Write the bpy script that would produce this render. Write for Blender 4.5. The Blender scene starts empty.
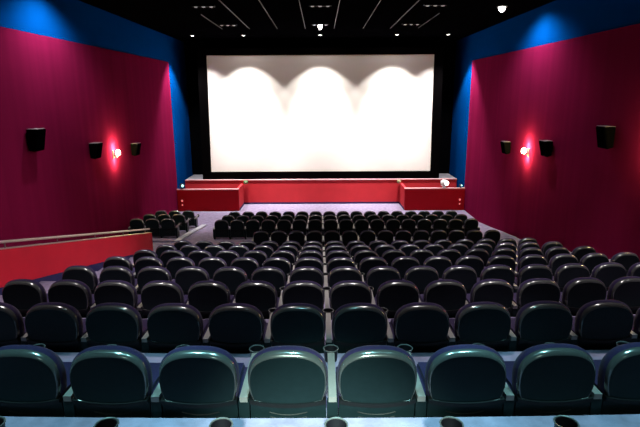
import bpy, bmesh, math, random
from mathutils import Vector, Matrix
random.seed(7)
C = bpy.context.scene.collection
sc = bpy.context.scene
PI = math.pi

# ------------------------------------------------------------------ materials
def lin(c):
    c /= 255.0
    return c / 12.92 if c <= 0.04045 else ((c + 0.055) / 1.055) ** 2.4

def rgb(r, g, b):
    return (lin(r), lin(g), lin(b), 1.0)

def mat(name, col, rough=0.6, spec=0.3, metal=0.0, noise=0.0, nscale=20.0, bump=0.0, bscale=200.0,
        stripes=0.0, sheen=0.0, coat=0.0, stretch=None):
    m = bpy.data.materials.new(name)
    m.use_nodes = True
    nt = m.node_tree
    b = nt.nodes['Principled BSDF']
    b.inputs['Base Color'].default_value = col
    b.inputs['Roughness'].default_value = rough
    b.inputs['Specular IOR Level'].default_value = spec
    b.inputs['Metallic'].default_value = metal
    b.inputs['Sheen Weight'].default_value = sheen
    b.inputs['Coat Weight'].default_value = coat
    tc = nt.nodes.new('ShaderNodeTexCoord')
    src = tc.outputs['Object']
    if stretch:
        mp = nt.nodes.new('ShaderNodeMapping')
        mp.inputs['Scale'].default_value = stretch
        nt.links.new(src, mp.inputs['Vector'])
        src = mp.outputs['Vector']
    if noise > 0 or stripes > 0:
        n = nt.nodes.new('ShaderNodeTexNoise')
        n.inputs['Scale'].default_value = nscale
        n.inputs['Detail'].default_value = 4
        nt.links.new(src, n.inputs['Vector'])
        r = nt.nodes.new('ShaderNodeMapRange')
        k = max(noise, stripes)
        r.inputs['From Min'].default_value = 0.3
        r.inputs['From Max'].default_value = 0.7
        r.inputs['To Min'].default_value = 1 - k
        r.inputs['To Max'].default_value = 1 + k
        nt.links.new(n.outputs['Fac'], r.inputs['Value'])
        mx = nt.nodes.new('ShaderNodeVectorMath')
        mx.operation = 'SCALE'
        mx.inputs[0].default_value = col[:3]
        nt.links.new(r.outputs['Result'], mx.inputs['Scale'])
        nt.links.new(mx.outputs['Vector'], b.inputs['Base Color'])
    if bump > 0:
        n2 = nt.nodes.new('ShaderNodeTexNoise')
        n2.inputs['Scale'].default_value = bscale
        nt.links.new(tc.outputs['Object'], n2.inputs['Vector'])
        bp = nt.nodes.new('ShaderNodeBump')
        bp.inputs['Strength'].default_value = bump
        bp.inputs['Distance'].default_value = 0.01
        nt.links.new(n2.outputs['Fac'], bp.inputs['Height'])
        nt.links.new(bp.outputs['Normal'], b.inputs['Normal'])
    return m

def glow(name, col, strength):
    m = bpy.data.materials.new(name)
    m.use_nodes = True
    b = m.node_tree.nodes['Principled BSDF']
    b.inputs['Base Color'].default_value = col
    b.inputs['Emission Color'].default_value = col
    b.inputs['Emission Strength'].default_value = strength
    return m

M = dict(
    maroon=mat('maroon wall fabric', (0.148, 0.0056, 0.035, 1), 0.95, 0.0, stripes=0.10, nscale=1.0,
               bump=0.15, bscale=120, stretch=(1, 3.0, 0.04)),
    blue=mat('blue wall paint', (0.0003, 0.040, 0.18, 1), 0.85, 0.0, noise=0.04, nscale=2),
    black=mat('black matte paint', (0.0012, 0.0012, 0.0016, 1), 0.95, 0.0, noise=0.1, nscale=5),
    navy=mat('near black navy cloth', (0.004, 0.005, 0.014, 1), 0.95, 0.05, noise=0.2, nscale=4),
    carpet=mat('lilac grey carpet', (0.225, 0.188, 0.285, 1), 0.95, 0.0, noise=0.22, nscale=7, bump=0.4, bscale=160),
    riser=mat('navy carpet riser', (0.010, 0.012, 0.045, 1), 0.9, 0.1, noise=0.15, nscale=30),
    skirting=mat('navy skirting', (0.020, 0.016, 0.075, 1), 0.8, 0.2, noise=0.1, nscale=12),
    red=mat('red painted panel', (0.52, 0.009, 0.028, 1), 0.6, 0.15, noise=0.05, nscale=3),
    stagered=mat('bright red stage cloth', (0.52, 0.026, 0.036, 1), 0.75, 0.2, noise=0.06, nscale=2),
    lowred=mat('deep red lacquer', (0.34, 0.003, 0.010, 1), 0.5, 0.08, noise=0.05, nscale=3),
    cap=mat('pink highlight edge strip', (0.75, 0.38, 0.40, 1), 0.5, 0.3, noise=0.04, nscale=9),  # pale pink holds the highlight on the stage and low wall tops
    rail=mat('dull gold rail metal', (0.62, 0.52, 0.47, 1), 0.38, 0.5, metal=0.75, noise=0.05, nscale=30),
    bracket=mat('dark rail bracket metal', (0.25, 0.20, 0.2, 1), 0.4, 0.5, metal=0.7, noise=0.05, nscale=30),
    stagetop=mat('grey stage boards', (0.22, 0.22, 0.24, 1), 0.7, 0.2, noise=0.1, nscale=4),
    screen=mat('screen white vinyl', (0.84, 0.80, 0.765, 1), 0.95, 0.05, noise=0.015, nscale=1.5),
    mask=mat('black screen masking', (0.0015, 0.0013, 0.0014, 1), 0.95, 0.0, noise=0.1, nscale=6),
    shell=mat('dark teal seat shell plastic', (0.0048, 0.0098, 0.0118, 1), 0.35, 0.08, noise=0.08, nscale=25),
    lip=mat('lip plastic greyed for highlight', (0.045, 0.045, 0.047, 1), 0.20, 1.0, noise=0.06, nscale=25),  # lighter than the shell to carry the seat-top highlight
    groove=mat('black seam plastic', (0.002, 0.002, 0.003, 1), 0.6, 0.2, noise=0.08, nscale=25),
    fabric=mat('violet navy seat fabric', (0.0135, 0.0062, 0.036, 1), 0.85, 0.2, noise=0.2, nscale=60, bump=0.2,
               bscale=400, sheen=0.04),
    arm=mat('warm grey armrest plastic', (0.16, 0.148, 0.148, 1), 0.45, 0.4, noise=0.06, nscale=30),
    cup=mat('black cup holder plastic', (0.006, 0.005, 0.008, 1), 0.4, 0.4, noise=0.08, nscale=40),
    rim=mat('grey cup holder rim', (0.07, 0.07, 0.075, 1), 0.35, 0.5, noise=0.05, nscale=40),
    speaker=mat('black speaker cabinet', (0.0008, 0.0006, 0.0007, 1), 0.6, 0.02, noise=0.1, nscale=20),
    speakerglint=mat('speaker top highlight', (0.26, 0.22, 0.23, 1), 0.5, 0.3, noise=0.05, nscale=30),  # pale tone stands for light on the cabinet tops
    grille=mat('black speaker grille', (0.0008, 0.0008, 0.001, 1), 0.9, 0.0, noise=0.3, nscale=200),
    lampmetal=mat('dark lamp metal', (0.03, 0.025, 0.022, 1), 0.4, 0.5, metal=0.5, noise=0.05, nscale=40),
    ceilrail=mat('pale ceiling rail metal', (0.10, 0.10, 0.105, 1), 0.5, 0.4, metal=0.5, noise=0.04, nscale=20),
    trimring=mat('grey downlight trim', (0.22, 0.22, 0.23, 1), 0.35, 0.5, metal=0.4, noise=0.05, nscale=50),
    lampwhite=mat('white lamp enamel', (0.82, 0.78, 0.78, 1), 0.35, 0.4, noise=0.03, nscale=30),
    green=mat('green fixture plastic', (0.10, 0.25, 0.10, 1), 0.5, 0.3, noise=0.1, nscale=40),
    olive=mat('olive fixture plastic', (0.22, 0.20, 0.10, 1), 0.5, 0.3, noise=0.1, nscale=40),
    kerb=mat('pale grey step edging', (0.50, 0.50, 0.56, 1), 0.7, 0.2, noise=0.1, nscale=20),
    bulbwarm=glow('warm lamp glow', (1.0, 0.80, 0.62, 1), 12),
    bulbwhite=glow('white lamp glow', (1.0, 0.97, 0.92, 1), 9),
    lensglint=glow('faint lens glint', (0.9, 0.9, 1.0, 1), 0.10),  # faint emission for glints on lamps that are off
    bulbcyan=glow('cyan lamp glow', (0.45, 1.0, 1.0, 1), 1.6),
    pinkglint=glow('pink reflection glow', (1.0, 0.22, 0.22, 1), 0.7),  # emission painted in for reflections on the low walls
)

# ------------------------------------------------------------------ mesh helpers
def obj(name, bm, mats, parent=None, smooth=True):
    me = bpy.data.meshes.new(name)
    bmesh.ops.recalc_face_normals(bm, faces=bm.faces[:])
    bm.to_mesh(me)
    bm.free()
    if not isinstance(mats, (list, tuple)):
        mats = [mats]
    for m in mats:
        me.materials.append(m)
    if smooth:
        me.polygons.foreach_set('use_smooth', [True] * len(me.polygons))
        me.set_sharp_from_angle(angle=math.radians(38))
    o = bpy.data.objects.new(name, me)
    C.objects.link(o)
    if parent:
        o.parent = parent
    return o

def tag(o, label, cat, group=None):
    o['label'] = label
    o['category'] = cat
    if group:
        o['group'] = group
    return o

def struct(name, bm, m, smooth=False):
    o = obj(name, bm, m, None, smooth)
    o['kind'] = 'structure'
    return o

def thing(name, label, cat, loc=(0, 0, 0), rz=0.0, group=None):
    o = bpy.data.objects.new(name, None)
    o.empty_display_size = 0.1
    C.objects.link(o)
    o.location = loc
    o.rotation_euler = (0, 0, rz)
    return tag(o, label, cat, group)

def box(bm, x0, x1, y0, y1, z0, z1, mi=0, bev=0.0):
    b = bm if bev == 0 else bmesh.new()
    v = [b.verts.new(p) for p in ((x0, y0, z0), (x1, y0, z0), (x1, y1, z0), (x0, y1, z0),
                                  (x0, y0, z1), (x1, y0, z1), (x1, y1, z1), (x0, y1, z1))]
    for f in ((0, 3, 2, 1), (4, 5, 6, 7), (0, 1, 5, 4), (1, 2, 6, 5), (2, 3, 7, 6), (3, 0, 4, 7)):
        fc = b.faces.new([v[i] for i in f])
        fc.material_index = mi
    if bev:
        bmesh.ops.bevel(b, geom=b.edges[:], offset=bev, segments=2, affect='EDGES', profile=0.5)
        merge(bm, b, mi)
    return bm

def merge(bm, b, mi=0, mtx=None):
    mp = {}
    for v in b.verts:
        mp[v] = bm.verts.new(mtx @ v.co if mtx else v.co)
    for f in b.faces:
        nf = bm.faces.new([mp[v] for v in f.verts])
        nf.material_index = mi
    b.free()

def loft(bm, rings, mi=0, cap0=True, cap1=True):
    vs = [[bm.verts.new(p) for p in r] for r in rings]
    n = len(rings[0])
    for a, b in zip(vs[:-1], vs[1:]):
        for i in range(n):
            f = bm.faces.new((a[i], a[(i + 1) % n], b[(i + 1) % n], b[i]))
            f.material_index = mi
    if cap0:
        bm.faces.new(vs[0][::-1]).material_index = mi
    if cap1:
        bm.faces.new(vs[-1]).material_index = mi

def lathe(bm, prof, center, axis=Vector((0, 0, 1)), n=20, mi=0, cap0=True, cap1=True):
    axis = Vector(axis).normalized()
    q = Vector((0, 0, 1)).rotation_difference(axis)
    rings = []
    for r, h in prof:
        rings.append([Vector(center) + q @ Vector((r * math.cos(2 * PI * i / n), r * math.sin(2 * PI * i / n), h))
                      for i in range(n)])
    loft(bm, rings, mi, cap0, cap1)

def tube(bm, pts, r, n=8, mi=0):
    pts = [Vector(p) for p in pts]
    rings = []
    for i, p in enumerate(pts):
        d = (pts[min(i + 1, len(pts) - 1)] - pts[max(i - 1, 0)]).normalized()
        a = d.cross(Vector((0, 0, 1)))
        if a.length < 1e-3:
            a = d.cross(Vector((0, 1, 0)))
        a.normalize()
        b = d.cross(a)
        rings.append([p + r * (math.cos(2 * PI * k / n) * a + math.sin(2 * PI * k / n) * b) for k in range(n)])
    loft(bm, rings, mi)

# ------------------------------------------------------------------ dimensions (metres)
CAMZ = 5.75                # eye height above the flat floor before the stage
HW = 7.37                  # half the room width
PITCH, STEP, RISE = 0.58, 1.40, 0.31
SEAM = 0.07                # x of the gap that runs straight down the seating
YS = 25.3                  # where the maroon walls end
YL = 25.12
YST = 26.78                # stage front
YB = 28.7                  # back wall of the stage recess
ZC = CAMZ + 2.9            # ceiling
BACKY = -3.9
bow = lambda x: x * x / 150.0

def edge_y(k):             # front edge of the tier that carries row k
    return 2.855 + STEP * k
def tier_z(k):
    return CAMZ - 2.035 - RISE * k
SLOPE = [(14.055, 0.85), (15.85, 0.71), (18.14, 0.53), (19.53, 0.37), (20.98, 0.18), (22.6, 0.0), (YB + .2, 0.0)]
def floor_z(y):
    for (a, za), (b, zb) in zip(SLOPE[:-1], SLOPE[1:]):
        if a <= y <= b:
            return za + (zb - za) * (y - a) / (b - a)
    return 0.0

# ------------------------------------------------------------------ room shell
PX = -5.15                 # inner face of the parapet beside the left stair
prof = []                  # stepped floor profile (y, z, riser?)
for k in range(-3, 9):
    prof += [(edge_y(k - 1), tier_z(k)), (edge_y(k), tier_z(k))]
prof[0] = (BACKY, prof[0][1])
xs = [PX + (HW + 0.1 - PX) * i / 24 for i in range(25)]
bm = bmesh.new()
pp = prof + [(edge_y(8), 0.80)]
cols = [[bm.verts.new((x, y + (bow(x) if i > 0 else 0), z)) for i, (y, z) in enumerate(pp)] for x in xs]
for a, b in zip(cols[:-1], cols[1:]):
    for i in range(len(pp) - 1):
        f = bm.faces.new((a[i], b[i], b[i + 1], a[i + 1]))
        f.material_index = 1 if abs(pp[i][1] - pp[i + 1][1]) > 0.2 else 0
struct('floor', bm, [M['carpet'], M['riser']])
bm = bmesh.new()           # sloping floor in front of the tiers, full width
fr = [[bm.verts.new((x, y, z)) for (y, z) in SLOPE] for x in (-HW - .1, HW + .1)]
for i in range(len(SLOPE) - 1):
    bm.faces.new((fr[0][i], fr[1][i], fr[1][i + 1], fr[0][i + 1]))
struct('floor_front', bm, M['carpet'])
bm = bmesh.new()           # entrance passage behind the parapet
box(bm, -HW - .1, PX - .13, BACKY, 14.3, 0.55, 0.83)
struct('floor_passage', bm, M['carpet'])

ZT = CAMZ + 1.64           # top of the maroon covering
for s, nm in ((-1, 'left'), (1, 'right')):
    bm = bmesh.new()
    x0, x1 = sorted((s * (HW + 0.06), s * (HW + 0.26)))
    box(bm, x0, x1, BACKY - .2, YB + .2, -0.1, ZC + .1)
    struct('wall_' + nm, bm, M['blue'])
    bm = bmesh.new()
    x0, x1 = sorted((s * HW, s * (HW + 0.058)))
    box(bm, x0, x1, BACKY, YS, -0.05, ZT)
    # slight tilt of the top edge, as in the room
    for v in bm.verts:
        if v.co.z > 1 and v.co.y < 0:
            v.co.z -= 0.10
    struct('wall_%s_covering' % nm, bm, M['maroon'])
bm = bmesh.new()
box(bm, -HW - .3, HW + .3, YB, YB + .2, -0.1, ZC + .1)
struct('wall_front', bm, M['black'])
bm = bmesh.new()
box(bm, -HW - .3, HW + .3, BACKY - .2, BACKY, -0.1, ZC + .1)
struct('wall_back', bm, M['navy'])
bm = bmesh.new()
box(bm, -HW - .3, HW + .3, BACKY - .2, YB + .2, ZC, ZC + .2)
struct('ceiling', bm, M['black'])

# ------------------------------------------------------------------ stage, screen, low walls
st = thing('stage', 'long bright red stage front below the white screen', 'stage', (0, YST, 0))
SH = 1.36
bm = bmesh.new(); box(bm, -HW + .01, HW - .01, 0, 0.08, 0.10, SH - .05)
obj('front_panel', bm, M['stagered'], st, False)
bm = bmesh.new(); box(bm, -HW + .01, HW - .01, -0.01, 0.06, 0.0, 0.10)
obj('skirting', bm, M['skirting'], st, False)
bm = bmesh.new(); box(bm, -HW + .01, HW - .01, 0.08, YB - YST - .005, SH - .06, SH)
o = obj('stage_floor', bm, M['stagetop'], st, False)
bm = bmesh.new(); box(bm, -HW + .01, HW - .01, -0.03, 0.08, SH - .05, SH + .005, bev=.008)
o = obj('edge_strip', bm, M['cap'], st); o['label'] = 'stage top edge with its highlight painted pale pink'

SB, STP = CAMZ - 3.99, CAMZ + 2.06
scn = thing('cinema_screen', 'huge white projection screen in a black frame above the red stage', 'screen', (0, YST + .12, SH + .002))
bm = bmesh.new()
HB, HT = 5.95, 5.88
nx, nz = 24, 12
g = []
for j in range(nz + 1):
    t = j / nz
    hw = HB + (HT - HB) * t
    g.append([bm.verts.new((-hw + 2 * hw * i / nx, 0.08, SB - SH + (STP - SB) * t)) for i in range(nx + 1)])
for j in range(nz):
    for i in range(nx):
        bm.faces.new((g[j][i], g[j][i + 1], g[j + 1][i + 1], g[j + 1][i]))
r = bmesh.ops.extrude_face_region(bm, geom=bm.faces[:])
for e in r['geom']:
    if isinstance(e, bmesh.types.BMVert):
        e.co.y += 0.05
o = obj('projection_surface', bm, M['screen'], scn, False); o['label'] = 'white screen surface'
bm = bmesh.new()
ow = 0.46
def quadbox(pts, y0, y1):
    loft(bm, [[(x, y0, z) for x, z in pts], [(x, y1, z) for x, z in pts]])
zb, zt = SB - SH, STP - SH
quadbox([(-HB - ow, 0.0), (HB + ow, 0.0), (HB + ow, zb), (-HB - ow, zb)], 0.0, 0.16)
quadbox([(-HT - ow, zt), (HT + ow, zt), (HT + ow, zt + .35), (-HT - ow, zt + .35)], 0.0, 0.16)
for s in (-1, 1):
    p = [(s * HB, zb), (s * (HB + ow), zb), (s * (HT + ow), zt), (s * HT, zt)]
    quadbox(p if s > 0 else p[::-1], 0.0, 0.16)
obj('frame', bm, M['mask'], scn, False)

def low_wall(s, xi, label):
    t = thing('low_wall', label, 'low wall', (s * (xi + HW) / 2, YL + .02, 0), 0, 'red low walls beside the stage')
    c = s * (xi + HW) / 2
    H = 1.15
    def X(a, b):
        return sorted((s * a - c, s * b - c))
    bm = bmesh.new(); x0, x1 = X(xi, HW - .01); box(bm, x0, x1, 0, .12, 0, H - .05)
    obj('front_panel', bm, M['lowred'], t, False)
    bm = bmesh.new(); x0, x1 = X(xi, xi + .12); box(bm, x0, x1, .12, YST - YL - .05, 0.10, H - .01)
    obj('side_panel', bm, M['stagered'], t, False)
    bm = bmesh.new()
    x0, x1 = X(xi - .012, xi + .132); box(bm, x0, x1, .132, YST - YL - .06, 0.0, .10)
    obj('skirting', bm, M['skirting'], t, False)
    bm = bmesh.new()
    x0, x1 = X(xi - .015, HW - .01); box(bm, x0, x1, -.02, .14, H - .05, H, bev=.006)
    o = obj('cap', bm, M['cap'], t); o['label'] = 'top edge with its highlight painted pale pink'
    return t
low_wall(-1, 4.21, 'deep red low wall left of the stage front, beside the left wall')
low_wall(1, 4.29, 'deep red low wall right of the stage front, beside the right wall')

def wall_glint(x, label):  # reflections in the glossy red wall, built as glowing discs
    t = thing('wall_glint', label, 'light', (x, YL + .02, 0.45), 0, 'small pink reflections on the red low walls')
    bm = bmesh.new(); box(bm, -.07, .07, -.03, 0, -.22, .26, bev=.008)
    obj('housing', bm, M['lowred'], t)  # backing for the glints, no real lamp housing
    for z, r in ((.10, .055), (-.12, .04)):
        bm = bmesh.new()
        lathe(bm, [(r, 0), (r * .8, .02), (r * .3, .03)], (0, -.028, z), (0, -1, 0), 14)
        obj('lens', bm, M['pinkglint'], t)  # glowing disc in place of a reflection
wall_glint(-7.12, 'small pink glowing reflection at the outer end of the left red low wall')
wall_glint(7.12, 'small pink glowing reflection at the outer end of the right red low wall')

def edge_light(x, m, label):
    t = thing('edge_fixture', label, 'light', (x, YST - .034, SH - .06), 0, 'small fixtures on the stage edge')  # small fixture on the stage edge, casts no light
    bm = bmesh.new()
    lathe(bm, [(.05, -.10), (.105, -.06), (.12, 0), (.105, .05), (.05, .075)], (0, -.125, -.05), (0, 0, 1), 18)
    box(bm, -.02, .02, -.02, .002, -.10, -.02)
    obj('housing', bm, m, t)
    bm = bmesh.new()
    lathe(bm, [(.035, 0), (.035, .02), (.02, .03)], (0.03, -.235, -.05), (0, -1, 0), 12)
    obj('lens', bm, M['cap'], t)
edge_light(-4.05, M['green'], 'small round green fixture on the stage edge, toward the left low wall')
edge_light(4.22, M['olive'], 'small round olive fixture on the stage edge, toward the right low wall')

# lamps that stand on the low walls
def stage_lamp(x, r, body, bulb, label):
    t = thing('stage_lamp', label, 'lamp', (x, YL + .08, 1.15), 0, 'lamps on the red low walls')
    bm = bmesh.new(); lathe(bm, [(r * .55, 0), (r * .6, .02), (r * .3, .05), (r * .25, .08)], (0, 0, 0))
    obj('base', bm, M['lampmetal'] if body is not M['lampwhite'] else body, t)
    bm = bmesh.new()
    lathe(bm, [(r * .3, .06), (r * .8, .06 + r * .35), (r, .06 + r * .95), (r * .85, .06 + r * 1.5), (r * .45, .06 + r * 1.8)], (0, 0, 0), n=22)
    obj('lamp_body', bm, body, t)
    bm = bmesh.new()
    lathe(bm, [(r * .55, 0), (r * .5, .03), (r * .2, .05)], (r * .45, -r * .78, .06 + r), (0.3, -1, 0.1), 16)
    obj('lens', bm, bulb, t)
    return t
stage_lamp(-7.10, .12, M['lampmetal'], M['bulbcyan'], 'small cyan glowing lamp on the left red low wall, against the blue wall')
stage_lamp(6.30, .20, M['lampwhite'], M['bulbwhite'], 'round white lamp standing on the right red low wall')
stage_lamp(7.14, .07, M['lampmetal'], M['bulbcyan'], 'tiny cyan lamp at the outer end of the right red low wall')

# ------------------------------------------------------------------ parapet with handrail
Y0, Y1 = -1.0, 14.67
def ptop(y):
    return CAMZ - (2.375 + (y - 7.67) * (4.03 - 2.375) / 7.0)
pa = thing('parapet', 'sloping red parapet wall with a metal handrail beside the left stair', 'parapet', (PX, 14.6, 0.6))
def ext(bm, pts, x0, x1):  # pts: (y, z) polygon in world, extruded in x
    loft(bm, [[(x0 - PX, y - 14.6, z - .6) for y, z in pts], [(x1 - PX, y - 14.6, z - .6) for y, z in pts]])
bm = bmesh.new()
ext(bm, [(Y0, .76), (Y1, .76), (Y1, ptop(Y1)), (Y0, ptop(Y0))], PX - .13, PX)
obj('panel', bm, M['red'], pa, False)
bm = bmesh.new()
nos = lambda y: CAMZ - 2.035 - (y - 2.855) * RISE / STEP
ext(bm, [(Y0, nos(Y0) - .25), (14.2, nos(14.2) - .25), (14.2, nos(14.2) + .10), (Y0, nos(Y0) + .10)], PX, PX + .02)
obj('skirting', bm, M['skirting'], pa, False)
bm = bmesh.new()
ext(bm, [(Y0, ptop(Y0)), (Y1, ptop(Y1)), (Y1, ptop(Y1) + .015), (Y0, ptop(Y0) + .015)], PX - .14, PX + .008)
obj('cap', bm, M['rail'], pa, False)
hr = bmesh.new()
tube(hr, [(-.065, Y0 - 14.6, ptop(Y0) + .12 - .6), (-.065, Y1 - 14.6, ptop(Y1) + .12 - .6)], .024, 10)
hro = obj('handrail', hr, M['rail'], pa)
for i in range(10):
    y = 14.3 - i * 1.6
    bm = bmesh.new()
    tube(bm, [(-.065, y - 14.6, ptop(y) - .6), (-.065, y - 14.6, ptop(y) + .115 - .6)], .010, 8)
    obj('bracket', bm, M['bracket'], hro)

# ------------------------------------------------------------------ cinema seat prototype
A = math.radians(3)
EV = Vector((0, -math.sin(A), math.cos(A)))          # up along the back
EN = Vector((0, -math.cos(A), -math.sin(A)))         # out of the rear face
ZREF, LB = 0.385, 0.393
P0 = Vector((0, 0.025 + LB * math.sin(A), ZREF))
def bp(u, v, d):
    return P0 + Vector((u, 0, 0)) + EV * v + EN * d
def outline(hw, top, wb, ry, sag=0.0, vb=0.0, n=28, e=2.6):
    pts = []
    for i in range(n + 1):                           # over the top from right to left
        a = PI * i / n
        cu, su = math.cos(a), math.sin(a)
        u = hw * math.copysign(abs(cu) ** (2 / e), cu)
        v = top - ry + ry * abs(su) ** (2 / e)
        pts.append((u, v))
    for i in range(1, 5):                            # down the left side
        t = i / 5
        pts.append((-(hw + (wb - hw) * t * t), (top - ry) * (1 - t) + vb * t))
    for i in range(9):                               # bottom edge, sagging in the middle
        t = i / 8
        pts.append((-wb + 2 * wb * t, vb - sag * (1 - (2 * t - 1) ** 2)))
    for i in range(1, 5):
        t = 1 - i / 5
        pts.append(((hw + (wb - hw) * t * t), (top - ry) * (1 - t) + vb * t))
    return pts

def shaped(bm, specs, mi=0):
    loft(bm, [[bp(u, v, d) for u, v in outline(*sp)] for sp, d in specs], mi)

def seat_meshes():
    m = {}
    bm = bmesh.new()                                 # upholstered back, shows as a rim round the shell
    T = LB
    shaped(bm, [((.20, T - .12, .19, .17, 0, .04), -.105), ((.232, T - .06, .218, .19, 0, .02), -.095),
                ((.249, T - .022, .228, .21, 0, .01), -.072), ((.258, T - .005, .234, .22, 0, 0), -.048),
                ((.2615, T, .237, .225, 0, 0), -.025), ((.261, T - .002, .236, .224, 0, 0), -.008),
                ((.254, T - .012, .229, .215, 0, .01), .006)])
    m['back_cushion'] = (bm, M['fabric'])
    bm = bmesh.new()                                 # hard rear shell
    t0 = T - .008
    def ring(i):                                     # outline moved in by i
        return (.254 - i * .4, t0 - i, .231 - i * .4, .212 - i * .8, .03, .03 + i * .3)
    shaped(bm, [(ring(.031), .020), (ring(.031), .0395), (ring(.040), .040), (ring(.08), .038), (ring(.16), .034)])
    lip = [(ring(0), .0), (ring(.001), .008), (ring(.004), .018), (ring(.009), .027), (ring(.017), .035),
           (ring(.025), .040), (ring(.031), .0415), (ring(.033), .040), (ring(.033), .010)]
    m['back_shell'] = (bm, M['shell'])
    bm = bmesh.new()                                 # raised lip round the shell, its highlight put into a paler grey
    shaped(bm, lip)
    m['shell_lip'] = (bm, M['lip'])
    bm = bmesh.new()                                 # lower rear cover with three vent lines
    n = 16
    top, bot = [], []
    for i in range(n + 1):
        u = -.247 + .494 * i / n
        q = 1 - (u / .247) ** 2
        top.append((u, .020 - .03 * q)); bot.append((u, -.290))
    ring = top + bot[::-1]
    loft(bm, [[bp(u, v, d) for u, v in ring] for d in (-.03, .026)])
    loft(bm, [[bp(u * 1.0, v, d) for u, v in ([(a, b + .024) for a, b in top] + [(a, b - .003) for a, b in top[::-1]])]
              for d in (-.02, .0515)], 1)
    for k, (v0, w) in enumerate(((-.062, .125), (-.098, .12), (-.134, .11))):
        tube(bm, [bp(w * (2 * j / 10 - 1), v0 - .022 * (1 - (2 * j / 10 - 1) ** 2), .025) for j in range(11)], .0055, 6, 1)
    m['lower_cover'] = (bm, [M['shell'], M['groove']])
    bm = bmesh.new()                                 # seat cushion, folded down
    b2 = bmesh.new()
    box(b2, -.252, .252, .06, .52, .27, .415)
    bmesh.ops.bevel(b2, geom=b2.edges[:], offset=.035, segments=3, affect='EDGES')
    merge(bm, b2, 0)
    m['seat'] = (bm, M['fabric'])
    return m

def armrest_meshes(x):
    bm = bmesh.new()
    prof_ = [(.012, .440), (.57, .448), (.60, .432), (.57, .412), (.015, .400)]
    loft(bm, [[(x + sx, y, z) for y, z in prof_] for sx in (-.026, -.022, .022, .026)][:4])
    arm = bm
    sup = bmesh.new()
    box(sup, x - .026, x + .026, .06, .40, .0, .401, bev=.01)
    box(sup, x - .036, x + .036, .018, .07, .08, .399, bev=.005)
    cup = bmesh.new()
    lathe(cup, [(.040, -.10), (.048, -.095), (.056, 0), (.050, 0), (.043, -.085), (.0, -.088)], (x, .655, .437), n=20, cap1=False)
    rim = bmesh.new()
    n = 20
    ringp = [(.0585, 0), (.0605, .003), (.0585, .006), (.053, .004), (.0525, 0)]
    lathe(rim, ringp, (x, .655, .437), n=n, cap0=False, cap1=False)
    return arm, sup, cup, rim

def add_arm(root, x):
    arm, sup, cup, rim = armrest_meshes(x)
    a = obj('armrest', arm, M['arm'], root, True); a['label'] = 'warm grey armrest'
    obj('side_support', sup, M['shell'], root)
    c = obj('cup_holder', cup, M['cup'], a)
    obj('rim', rim, M['rim'], c)

GROUP = 'dark cinema seats in rows'
proto = thing('cinema_chair', 'x', 'seat', group=GROUP)
for nm, (bm_, m_) in seat_meshes().items():
    obj(nm, bm_, m_, proto)
add_arm(proto, PITCH / 2)
proto_end = thing('cinema_chair', 'x', 'seat', group=GROUP)   # the first seat of a row has a second armrest
for ch in list(proto.children):
    c = ch.copy(); C.objects.link(c); c.parent = proto_end
    for g_ in ch.children:
        d = g_.copy(); C.objects.link(d); d.parent = c
        for h_ in g_.children:
            e = h_.copy(); C.objects.link(e); e.parent = d
add_arm(proto_end, -PITCH / 2)

def dup(root, loc, rz, label):
    r = root.copy(); C.objects.link(r)
    r.location = loc; r.rotation_euler = (0, 0, rz); r['label'] = label
    def rec(src, dst):
        for ch in list(src.children):
            c = ch.copy(); C.objects.link(c); c.parent = dst
            rec(ch, c)
    rec(root, r)
    return r
_first = {}
def place(end, x, y, z, rz, label):
    p = proto_end if end else proto
    if p not in _first:
        _first[p] = (x, y, z, rz, label)
        return
    dup(p, (x, y, z), rz, label)

ORD = 'zeroth first second third fourth fifth sixth seventh eighth ninth tenth'.split()
def seat_row(y, z, nl, nr, rowname, curved, endarm=True):
    for j in range(-nl, nr):
        x = SEAM + PITCH * (j + .5)
        side, n = ('right', j + 1) if j >= 0 else ('left', -j)
        lab = 'dark seat %s %s of the middle gap, %s' % (ORD[n], side, rowname)
        rz = -2 * x / 150.0 if curved else 0.0
        rz = math.atan(2 * x / 150.0) if curved else 0.0
        place(endarm and j == -nl, x, y + (bow(x) if curved else 0), z, rz, lab)

seat_row(1.53, tier_z(0), 3, 3, 'bottom edge row showing only cup holders', True)
names = ['', 'nearest full row with teal backs', 'second full row', 'third full row', 'fourth full row', 'fifth full row',
         'sixth full row', 'seventh full row', 'eighth full row before the cross aisle']
LEFT = [0, 5, 7, 7, 7, 7, 7, 7, 7]
RIGHT = [0, 5, 7, 8, 10, 10, 10, 10, 10]
for k in range(1, 9):
    seat_row(2.88 + STEP * (k - 1), tier_z(k), LEFT[k], RIGHT[k], names[k], True, k > 1)
seat_row(15.65, floor_z(15.80), 4, 10, 'short row just past the cross aisle', False)
seat_row(17.94, floor_z(18.14), 7, 10, 'third row from the stage', False)
seat_row(19.33, floor_z(19.53), 7, 10, 'second row from the stage', False)
seat_row(20.78, floor_z(20.98), 7, 10, 'row closest to the stage', False)
for y, rn in ((17.94, 'rear'), (19.33, 'middle'), (20.78, 'front')):
    for j in range(3):
        x = -5.68 - PITCH * j
        pos = ('aisle end', 'centre', 'wall end')[j]
        place(j == 2, x, y, floor_z(y + .2) + .06, 0.04, 'dark seat in the small block by the left wall, %s row, %s' % (rn, pos))
for p, (x, y, z, rz, lab) in _first.items():
    p.location = (x, y, z); p.rotation_euler = (0, 0, rz); p['label'] = lab

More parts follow.
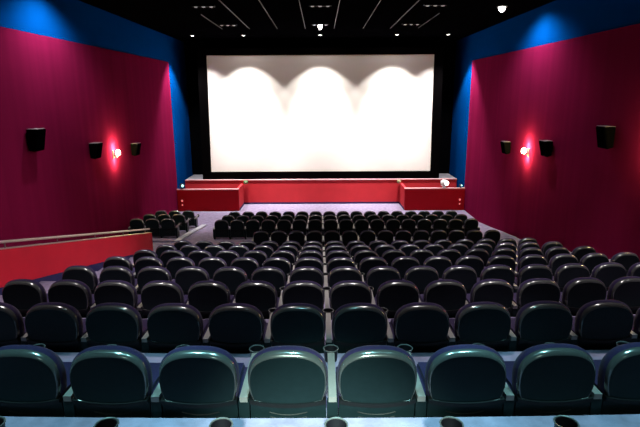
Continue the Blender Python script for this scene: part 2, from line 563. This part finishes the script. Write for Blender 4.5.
# low platform under the side block
bm = bmesh.new()
pl = [(-HW, 17.5), (-5.0, 17.5), (-5.0, 21.7), (-HW, 21.7)]
for i in range(8):
    ya, yb_ = 17.5 + 4.2 * i / 8, 17.5 + 4.2 * (i + 1) / 8
    loft(bm, [[(-HW, y, floor_z(y) - .02), (-5.34, y, floor_z(y) - .02), (-5.34, y, floor_z(y) + .06), (-HW, y, floor_z(y) + .06)] for y in (ya, yb_)])
struct('floor_side_platform', bm, M['carpet'])
bm = bmesh.new()
for i in range(8):
    ya, yb_ = 17.5 + 4.2 * i / 8, 17.5 + 4.2 * (i + 1) / 8
    loft(bm, [[(-5.34, y, floor_z(y) - .02), (-5.14, y, floor_z(y) - .02), (-5.14, y, floor_z(y) + .07), (-5.34, y, floor_z(y) + .07)] for y in (ya, yb_)])
struct('trim_1', bm, M['kerb'])

# ------------------------------------------------------------------ speakers and sconces on the walls
def speaker(s, y, z, w, h, label):
    t = thing('wall_speaker', label, 'speaker', (s * HW, y, z), 0, 'black speakers on the side walls')
    body = bmesh.new()
    b2 = bmesh.new()
    d = .30
    # cabinet: tapers toward the bottom, tilted down into the seats
    pts0 = [(0.03, -h * .42), (0.03, h * .5), (d, h * .5), (d * .62, -h * .5)]
    loft(b2, [[(-s * a, yy, b) for a, b in pts0] for yy in (-w / 2, w / 2)])
    bmesh.ops.recalc_face_normals(b2, faces=b2.faces[:])
    bmesh.ops.bevel(b2, geom=b2.edges[:], offset=.015, segments=2, affect='EDGES')
    merge(body, b2)
    obj('cabinet', body, M['speaker'], t)
    gb = bmesh.new()
    nrm = Vector((h, 0, -d * .38)).normalized()
    q = [(d + .002, h * .46), (d * .64 + .002, -h * .46)]
    rings = []
    for off in (0, .014):
        rings.append([(-s * (q[0][0] + nrm.x * off), yy, q[0][1] + nrm.z * off) for yy in (-w * .44, w * .44)] +
                     [(-s * (q[1][0] + nrm.x * off), yy, q[1][1] + nrm.z * off) for yy in (w * .44, -w * .44)])
    loft(gb, rings)
    obj('grille', gb, M['grille'], t, False)
    tp = bmesh.new()  # thin plate coloured pale for the highlight on the cabinet top
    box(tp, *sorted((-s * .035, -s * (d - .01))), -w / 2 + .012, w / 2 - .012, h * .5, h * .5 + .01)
    o = obj('top_highlight', tp, M['speakerglint'], t, False); o['label'] = 'highlight painted on the top edge'
    br = bmesh.new()
    box(br, *sorted((0, -s * .04)), -.06, .06, -.10, .10)
    obj('bracket', br, M['lampmetal'], t, False)
for s, sd in ((-1, 'left'), (1, 'right')):
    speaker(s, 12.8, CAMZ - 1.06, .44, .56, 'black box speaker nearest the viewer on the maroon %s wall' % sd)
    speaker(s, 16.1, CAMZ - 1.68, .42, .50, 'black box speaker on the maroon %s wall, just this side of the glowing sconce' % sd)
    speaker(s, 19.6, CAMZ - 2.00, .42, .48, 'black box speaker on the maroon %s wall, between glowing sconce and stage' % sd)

def sconce(s, y, z, label, power=1.0):
    t = thing('wall_sconce', label, 'lamp', (s * HW, y, z), 0, 'glowing wall sconces')
    bm = bmesh.new(); box(bm, *sorted((0, -s * .025)), -.06, .06, -.14, .14, bev=.006)
    obj('back_plate', bm, M['lampmetal'], t)
    bm = bmesh.new(); tube(bm, [(-s * .02, 0, -.05), (-s * .10, -.02, -.06), (-s * .16, -.03, -.02)], .012)
    obj('arm', bm, M['lampmetal'], t)
    bm = bmesh.new()                                  # curved dish below and behind the bulb
    n, rr = 12, 5
    rings = []
    for i in range(rr + 1):
        a = math.radians(12 + 50 * i / rr)
        rings.append([(-s * (.16 + .13 * math.sin(a) * math.cos(b)), -.05 + .13 * math.sin(a) * math.sin(b) * 1.1, .045 - .12 * math.cos(a))
                      for b in [PI * (1.0 + k / n) for k in range(n + 1)]])
    vs = [[bm.verts.new(p) for p in r] for r in rings]
    for a_, b_ in zip(vs[:-1], vs[1:]):
        for k in range(n):
            bm.faces.new((a_[k], a_[k + 1], b_[k + 1], b_[k]))
    r = bmesh.ops.solidify(bm, geom=bm.faces[:], thickness=.008)
    obj('shade', bm, M['lampmetal'], t)
    bm = bmesh.new()
    lathe(bm, [(.03, -.10), (.07, -.07), (.088, 0), (.075, .07), (.03, .11)], (-s * .16, .05, .04))
    obj('bulb', bm, M['bulbwarm'], t)
    for dz, e in ((.20, 170), (-.22, 100)):
        L = bpy.data.lights.new('sconce_light', 'POINT')
        L.energy = e * power; L.color = (1.0, .80, .30); L.shadow_soft_size = .05
        lo = bpy.data.objects.new('sconce_light', L); C.objects.link(lo)
        lo.location = (s * (HW - .16), y + .05, z + dz)
sconce(-1, 17.75, CAMZ - 1.98, 'glowing warm sconce on the maroon left wall between two black speakers')
sconce(1, 17.75, CAMZ - 1.98, 'glowing warm sconce on the maroon right wall between two black speakers')
sconce(1, 10.75, CAMZ - 1.20, 'warm sconce at the right photo edge on the maroon wall', .5)

# ------------------------------------------------------------------ ceiling: rails, downlights
for x in (-4.3, -3.1, -1.88, -.65, .61, 1.88, 3.08, 4.3):
    t = bmesh.new()
    box(t, -.011, .011, -11.0 if abs(x) < 4 else -4.0, 0, -.03, 0)
    o = obj('ceiling_rail', t, M['ceilrail'], None, False)
    o.location = (x, 23.2, ZC)
    lab = {-4.3: 'first from the left', -3.1: 'second from the left', -1.88: 'third from the left', -.65: 'just left of the centre',
           .61: 'just right of the centre', 1.88: 'third from the right', 3.08: 'second from the right', 4.3: 'first from the right'}[x]
    tag(o, 'thin pale rail on the black ceiling, %s' % lab, 'ceiling rail', 'thin rails on the ceiling')

def downlight(x, y, r, bulb, label, group, drop=1.0):
    t = thing('downlight', label, 'ceiling light', (x, y, ZC), 0, group)
    bm = bmesh.new()
    lathe(bm, [(r * 1.25, 0), (r * 1.25, -.02), (r * .95, -.035), (r * .9, -.02), (r * .9, 0)], (0, 0, 0), cap0=False, cap1=False)
    obj('trim_ring', bm, M['trimring'] if bulb is not M['lensglint'] else M['speaker'], t)
    bm = bmesh.new()
    lathe(bm, [(r * .9, -.022), (r * .85, -.022 - .010 * drop), (r * .6, -.022 - .018 * drop), (r * .2, -.022 - .024 * drop)], (0, 0, 0))
    obj('lens', bm, bulb, t)
FX = [(-6.2, 'over the left wall corner'), (-3.72, 'over the left third of the screen'), (0, 'over the middle of the screen'),
      (3.72, 'over the right third of the screen'), (6.2, 'over the right wall corner')]
for x, w in FX:
    downlight(x, 25.55, .09, M['bulbwhite'], 'small lit downlight on the black ceiling, %s' % w, 'small downlights above the screen')
downlight(6.1, 17.9, .13, M['bulbwhite'], 'large bright downlight on the ceiling near the right wall', 'large downlights', 7.0)

def cluster(x, y, lit, label):
    t = thing('ceiling_spotlight', label, 'ceiling light', (x, y, ZC), 0, 'three-lamp ceiling fixtures')
    bm = bmesh.new(); box(bm, -.38, .38, -.12, .12, -.05, 0, bev=.01)
    obj('housing', bm, M['speaker'], t)
    for dx in (-.25, 0, .25):
        bm = bmesh.new()
        r = .06 if not (lit and dx == 0) else .085
        big = lit and dx == 0
        lathe(bm, [(r, 0), (r, -.09 if big else -.012), (r * .7, -.16 if big else -.022), (r * .2, -.19 if big else -.028)], (dx, 0, -.05))
        obj('lens', bm, M['bulbwhite'] if (lit and dx == 0) else M['lensglint'], t)  # lenses of unlit lamps glow faintly in place of glints
for x, sd in ((-3.8, 'left'), (0, 'centre'), (3.75, 'right')):
    cluster(x, 17.4, False, 'unlit three-lamp ceiling fixture, %s of the row nearer the viewer' % sd)
    cluster(x, 21.8, x == 0, ('brightly lit lamp in the middle ceiling fixture nearer the screen' if x == 0 else
                              'unlit three-lamp ceiling fixture nearer the screen, on the %s' % sd))

# ------------------------------------------------------------------ lights
def spot(loc, target, energy, angle, blend, col=(1, .96, .90), size=.08):
    L = bpy.data.lights.new('spot_light', 'SPOT')
    L.energy = energy; L.spot_size = math.radians(angle); L.spot_blend = blend
    L.color = col; L.shadow_soft_size = size
    o = bpy.data.objects.new('spot_light', L); C.objects.link(o)
    o.location = loc
    o.rotation_euler = (Vector(target) - Vector(loc)).to_track_quat('-Z', 'Y').to_euler()
    return o
zl = ZC - .06
for x, tx in ((-3.72, -4.0), (0, 0), (3.72, 3.8)):      # lamps close to the screen
    spot((x, 25.6, zl), (x + (tx - x) * .3, 25.75, 0), 900, 92, .25)
    spot((x, 25.6, zl), (x, 27.2, 2.4), 5200, 58, 1.0)
for x in (-3.72, 0, 3.72):                             # the same lamps' wide spill
    spot((x, 25.6, zl), (x, 25.6, 0), 45, 168, .3, (1, .93, .9))
for s in (-1, 1):                                      # corner washers
    spot((s * 6.2, 25.5, zl), (s * 5.7, 25.9, 0), 800, 90, .3, (1, .95, .93))
    spot((s * 6.2, 25.5, zl), (s * 6.75, 25.5, 0), 2000, 84, .5, (1, .93, .95))
spot((6.1, 17.6, zl), (8.3, 17.6, 0), 720, 138, .7, (.93, .96, 1))
spot((-6.1, 14.0, zl), (-8.3, 14.0, 0), 720, 138, .7, (.93, .96, 1))
spot((5.6, 9.0, zl), (-5.15, 9.6, 2.6), 3600, 44, .9, (1, .93, .95), .15)   # unseen spot added to brighten the stair and parapet
for y in (5.2, 7.6, 10.0, 12.4):                        # unseen house lights, placed for the highlights on the seats
    for x in (-3.3, -1.1, 1.1, 3.3, 5.5):
        spot((x, y, zl), (x, y + (.5 if y < 6 else 0), 0), 820, 42, .7, (1, .95, .93), .12)
for x, e in ((-1.5, 500), (0, 18000), (1.5, 500)):    # unseen spots added at the rear wall to light the last rows
    spot((x, BACKY + .3, zl - .3), (x, 2.7, 3.35), e, 14.5, 1.0, (.70, 1.0, .84), .15)
for x in (-3.6, -1.8, 0, 1.8, 3.6):                                # unseen overhead spots added to light the floor of the last rows
    spot((x, 2.5, zl), (x, 2.95, 3.4), 1150, 34, .5, (.36, .95, .98), .15)

w = bpy.data.worlds.new('World'); sc.world = w
w.use_nodes = True
w.node_tree.nodes['Background'].inputs['Color'].default_value = (.02, .02, .03, 1)
w.node_tree.nodes['Background'].inputs['Strength'].default_value = 0.02

# ------------------------------------------------------------------ camera
cd = bpy.data.cameras.new('camera')
cd.sensor_width = 36
cd.lens = 36 * 500 / 640
cd.clip_start = .05
cam = bpy.data.objects.new('camera', cd); C.objects.link(cam)
th = math.atan(117.5 / 500)
yaw = math.atan(1.0 / 500)
rot = Matrix.Rotation(yaw, 4, 'Z') @ Matrix.Rotation(PI / 2 - th, 4, 'X') @ Matrix.Rotation(math.radians(-.28), 4, 'Z')
cam.matrix_world = Matrix.Translation((0, 0, CAMZ)) @ rot
sc.camera = cam
vs_ = sc.view_settings
vs_.view_transform = 'Standard'; vs_.look = 'None'; vs_.exposure = 0.0; vs_.gamma = 1.0
vs_.use_curve_mapping = False
sc.cycles.max_bounces = 6
sc.cycles.sample_clamp_indirect = 4
